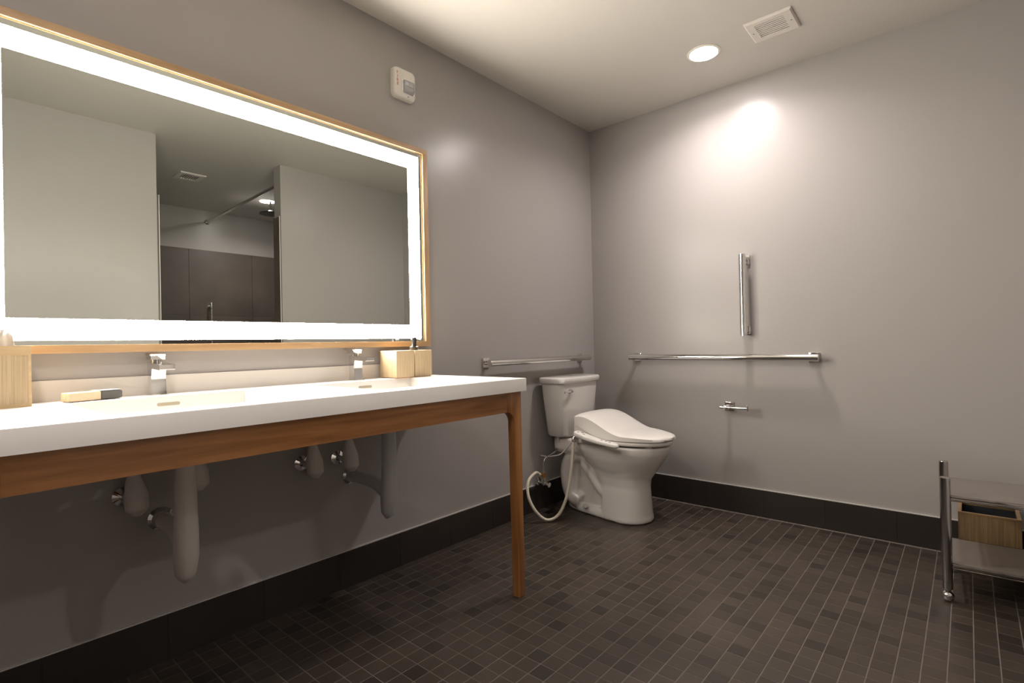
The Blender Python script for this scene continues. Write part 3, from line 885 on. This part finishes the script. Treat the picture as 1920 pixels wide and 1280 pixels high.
# ------------------------------------------------------------------ fire strobe
st = thing('fire_strobe', 'white wall fire alarm strobe high beside the mirror', 'alarm', (0, -1.593, 2.115))
SY0, SY1, SZ0, SZ1 = -1.656, -1.532, 2.117, 2.255
bm = bmesh.new()
loft(bm, [[(x, a, b) for a, b in rrect(SY0+i_, SY1-i_, SZ0+i_, SZ1-i_, 0.022, 6)] for x, i_ in ((0.0005, 0), (0.016, 0.0005), (0.026, 0.004), (0.029, 0.010))])
finish(bm, 'housing', 'white_plastic', st, 50)
bm = bmesh.new()
loft(bm, [[(x, a, b) for a, b in rrect(-1.613+i_, -1.547-i_, 2.142+i_, 2.203-i_, 0.008, 4)] for x, i_ in ((0.0292, 0), (0.031, 0), (0.032, 0.002))])
finish(bm, 'reflector', 'chrome', st, 30)
bm = bmesh.new()
loft(bm, [[(x, a, b) for a, b in rrect(-1.610+i_, -1.550-i_, 2.145+i_, 2.200-i_, 0.006, 4)] for x, i_ in ((0.0322, 0), (0.045, 0.004), (0.054, 0.014))])
o = finish(bm, 'lens', 'clear', st, 30); o['label'] = 'clear faceted strobe lens'
tube_obj('flash_tube', [(0.0385, -1.600, 2.172), (0.0385, -1.560, 2.172)], 0.003, 'chrome', st, 8)
tube_obj('screw', [(0.0285, -1.580, 2.130), (0.0302, -1.580, 2.130)], 0.0035, 'grey_button', st, 10)
for k, ch in enumerate('FIRE'):
    cu = bpy.data.curves.new('letter', 'FONT'); cu.body = ch; cu.size = 0.0185; cu.extrude = 0.0004
    cu.align_x = 'CENTER'; cu.align_y = 'CENTER'
    tmp = bpy.data.objects.new('letter', cu); COL.objects.link(tmp)
    dg = bpy.context.evaluated_depsgraph_get()
    me = bpy.data.meshes.new_from_object(tmp.evaluated_get(dg))
    bpy.data.objects.remove(tmp)
    me.materials.clear(); me.materials.append(M['red_print'])
    me.transform(Matrix(((0, 0, 1, 0.0294), (1, 0, 0, -1.6375), (0, 1, 0, 2.224-0.0172*k), (0, 0, 0, 1))))
    o = bpy.data.objects.new('letter', me); COL.objects.link(o); o.parent = st
    o.matrix_parent_inverse = Matrix.Translation(-st.location)
    o['label'] = 'red printed letter'

# ------------------------------------------------------------------ ceiling light and vents
def downlight(cx, cy, zc, r, mat, label, watts):
    t = thing('ceiling_light', label, 'light', (cx, cy, zc))
    bm = bmesh.new()
    prof = [(r+0.014, 0.0003), (r+0.014, 0.003), (r+0.009, 0.0055), (r+0.001, 0.006), (r+0.001, 0.0003)]
    n = 48
    loft(bm, [[(cx+rr*math.cos(2*PI*k/n), cy+rr*math.sin(2*PI*k/n), zc-dz) for k in range(n)] for rr, dz in prof], False, False)
    finish(bm, 'trim_ring', 'white_plastic', t, 40)
    bm = bmesh.new()
    add_tube(bm, [(cx, cy, zc-0.0005), (cx, cy, zc-0.0058), (cx, cy, zc-0.0068), (cx, cy, zc-0.0072)], [r, r, r*0.96, r*0.90], n)
    o = finish(bm, 'lens', mat, t); o['label'] = 'glowing round lens'
    ld = bpy.data.lights.new('beam', 'AREA')
    ld.shape = 'DISK'; ld.size = 2*r*0.95; ld.energy = watts; ld.color = LAMP_COLOR
    ld.spread = math.radians(150)
    lo = bpy.data.objects.new('beam', ld); COL.objects.link(lo)
    lo.parent = t; lo.location = (0, 0, -0.0085)
    return t
downlight(0.965, -0.438, CE, 0.067, 'lamp', 'round glowing ceiling light above the toilet corner', LAMP_WATTS)
downlight(1.20, -3.30, CE, 0.067, 'lamp', 'added unseen ceiling light standing in for light from behind the camera', ADDED_WATTS)  # out-of-view lamp added to light the mirror wall and counter front
downlight(3.245, -0.80, CE, 0.067, 'lamp2', 'round ceiling light in the shower seen in the mirror', SHOWER_WATTS)
def vent(x0, x1, y0, y1, label, nsl=8):
    t = thing('air_vent', label, 'vent', ((x0+x1)/2, (y0+y1)/2, CE))
    ix0, ix1 = x0+0.19*(x1-x0), x1-0.19*(x1-x0)
    iy0, iy1 = y0+0.17*(y1-y0), y1-0.17*(y1-y0)
    z0, z1 = CE-0.011, CE-0.0003
    bm = bmesh.new()
    def pr(a): return [a[0], a[1], a[2], a[3]]
    ro = [(x0, y0), (x1, y0), (x1, y1), (x0, y1)]
    ri = [(ix0, iy0), (ix1, iy0), (ix1, iy1), (ix0, iy1)]
    b_ = 0.006
    rb = [(x0+b_, y0+b_), (x1-b_, y0+b_), (x1-b_, y1-b_), (x0+b_, y1-b_)]
    loft(bm, [[(a, b, z1) for a, b in ro], [(a, b, z0+0.005) for a, b in ro], [(a, b, z0) for a, b in rb], [(a, b, z0) for a, b in ri], [(a, b, z1) for a, b in ri]], False, False)
    finish(bm, 'frame', 'vent_white', t)
    box_obj('backing', (ix0, ix1, iy0, iy1, CE-0.0022, CE-0.0005), 'slot', t)
    p = (iy1-iy0)/nsl
    for k in range(nsl):
        ya_ = iy0+p*k
        bm = bmesh.new()
        prof = [(ya_+p*0.44, z0+0.0010), (ya_+p*0.90, z0+0.0002), (ya_+p*0.99, z0+0.0040), (ya_+p*0.53, z0+0.0050)]
        add_prism(bm, prof, ix0, ix1, 0)
        finish(bm, 'slat', 'vent_white', t)
    for sx in ((x0+ix0)/2, (x1+ix1)/2):
        tube_obj('screw', [(sx, (y0+y1)/2, z0-0.0012), (sx, (y0+y1)/2, z0)], 0.0035, 'grey_button', t, 10)
    return t
vent(1.190, 1.389, -0.546, -0.357, 'white slatted ceiling vent beside the ceiling light')
vent(2.845, 3.050, -1.665, -1.475, 'pale ceiling vent in the shower room seen in the mirror')

# ------------------------------------------------------------------ shower fittings seen in the mirror
rod = thing('shower_rod', 'dark steel shower curtain rod seen in the mirror', 'curtain rod', (3.1, -1.08, 2.34))
tube_obj('rod', [(WR+T, -1.095, 2.350), (XS-0.012, -1.072, 2.326)], 0.013, 'steel', rod)
tube_obj('flange', [(XS-0.0005, -1.072, 2.326), (XS-0.006, -1.072, 2.326), (XS-0.016, -1.072, 2.326)], [0.026, 0.026, 0.015], 'chrome', rod)
sh = thing('rain_shower', 'black round rain shower head seen in the mirror', 'shower', (3.2, -0.79, 2.30))
tube_obj('drop_pipe', [(3.2, -0.79, CE-0.0005), (3.2, -0.79, 2.34)], 0.010, 'chrome', sh)
tube_obj('disc', [(3.2, -0.79, 2.34), (3.2, -0.79, 2.325), (3.2, -0.79, 2.312), (3.2, -0.79, 2.304)], [0.018, 0.03, 0.10, 0.10], 'black', sh, 32)
grab_bar((XS-0.011-0.05, -1.062, 0.75), (XS-0.011-0.05, -1.062, 1.485), (-1, 0, 0), 0.05, 'slim upright chrome bar on the shower wall in the mirror', 0.010)

# ------------------------------------------------------------------ steel cart
cart = thing('steel_cart', 'low steel trolley with two shelves at the right edge', 'cart', (1.99, -0.38, 0))
CXA, CXB, CYA, CYB = 1.866, 2.125, -0.575, -0.252
for cx in (CXA, CXB):
    for cy in (CYA, CYB):
        tube_obj('post', [(cx, cy, 0.046), (cx, cy, 0.0475), (cx, cy, 0.456), (cx, cy, 0.458)], [0.0145, 0.0158, 0.0158, 0.0140], 'cart_steel', cart, 28)
        bm = bmesh.new()
        bmesh.ops.create_uvsphere(bm, u_segments=20, v_segments=12, radius=0.0195)
        bmesh.ops.translate(bm, verts=bm.verts, vec=(cx, cy, 0.0197))
        c = finish(bm, 'caster', 'chrome', cart, 60)
        tube_obj('caster_stem', [(cx, cy, 0.036), (cx, cy, 0.0465)], 0.008, 'cart_steel', c, 12)
for z in (0.391, 0.141):
    sf = box_obj('shelf', (CXA+0.010, CXB-0.010, CYA+0.006, CYB-0.006, z-0.004, z), 'shelf', cart)
    sf['label'] = 'grey shelf panel'
    for yy in (CYA, CYB):
        box_obj('rail', (CXA+0.0155, CXB-0.0155, yy-0.007, yy+0.005, z-0.009, z-0.0005), 'cart_steel', sf, 0.002)
        tube_obj('rod', [(CXA+0.0155, yy, z-0.0165), (CXB-0.0155, yy, z-0.0165)], 0.0035, 'cart_steel', sf, 10)
    for xx in (CXA, CXB):
        box_obj('rail', (xx-0.005, xx+0.005, CYA+0.0155, CYB-0.0155, z-0.009, z-0.0005), 'cart_steel', sf, 0.002)
cart.location = (CXA, CYA, 0)
for ch in list(cart.children):
    ch.matrix_parent_inverse = Matrix.Translation((-CXA, -CYA, 0))
cart.location.x += 0.004
cart.rotation_euler = (0, 0, math.radians(2.4))

bk = thing('waste_bin', 'square bamboo waste bin with dark liner behind the steel trolley', 'bin', (1.995, -0.12, 0))
BX_0, BX_1, BY_0, BY_1, BZ0, BZ1 = 1.898, 2.090, -0.220, -0.024, 0.0005, 0.2475
wl = 0.009
box_obj('panel', (BX_0, BX_1, BY_0, BY_0+wl, BZ0, BZ1-0.010), 'bamboo_shaded', bk, 0.0008)
box_obj('panel', (BX_0, BX_1, BY_1-wl, BY_1, BZ0, BZ1-0.010), 'bamboo_shaded', bk, 0.0008)
box_obj('panel', (BX_0, BX_0+wl, BY_0+wl, BY_1-wl, BZ0, BZ1-0.010), 'bamboo_shaded', bk, 0.0008)
box_obj('panel', (BX_1-wl, BX_1, BY_0+wl, BY_1-wl, BZ0, BZ1-0.010), 'bamboo_shaded', bk, 0.0008)
box_obj('base', (BX_0+wl, BX_1-wl, BY_0+wl, BY_1-wl, BZ0, BZ0+0.006), 'bamboo_shaded', bk)
bm = bmesh.new()
add_box(bm, BX_0, BX_1, BY_0, BY_0+0.012, BZ1-0.0098, BZ1, 0.001); add_box(bm, BX_0, BX_1, BY_1-0.012, BY_1, BZ1-0.0098, BZ1, 0.001)
add_box(bm, BX_0, BX_0+0.012, BY_0+0.012, BY_1-0.012, BZ1-0.0098, BZ1, 0.001); add_box(bm, BX_1-0.012, BX_1, BY_0+0.012, BY_1-0.012, BZ1-0.0098, BZ1, 0.001)
finish(bm, 'rim', 'bamboo_rim', bk, 35)
bm = bmesh.new()
a0, a1, b0, b1 = BX_0+wl+0.0005, BX_1-wl-0.0005, BY_0+wl+0.0005, BY_1-wl-0.0005
add_box(bm, a0, a1, b0, b0+0.002, BZ0+0.006, BZ1-0.014); add_box(bm, a0, a1, b1-0.002, b1, BZ0+0.006, BZ1-0.014)
add_box(bm, a0, a0+0.002, b0, b1, BZ0+0.006, BZ1-0.014); add_box(bm, a1-0.002, a1, b0, b1, BZ0+0.006, BZ1-0.014)
add_box(bm, a0, a1, b0, b1, BZ0+0.0065, BZ0+0.010)
o = finish(bm, 'liner', 'lining', bk); o['label'] = 'dark liner'
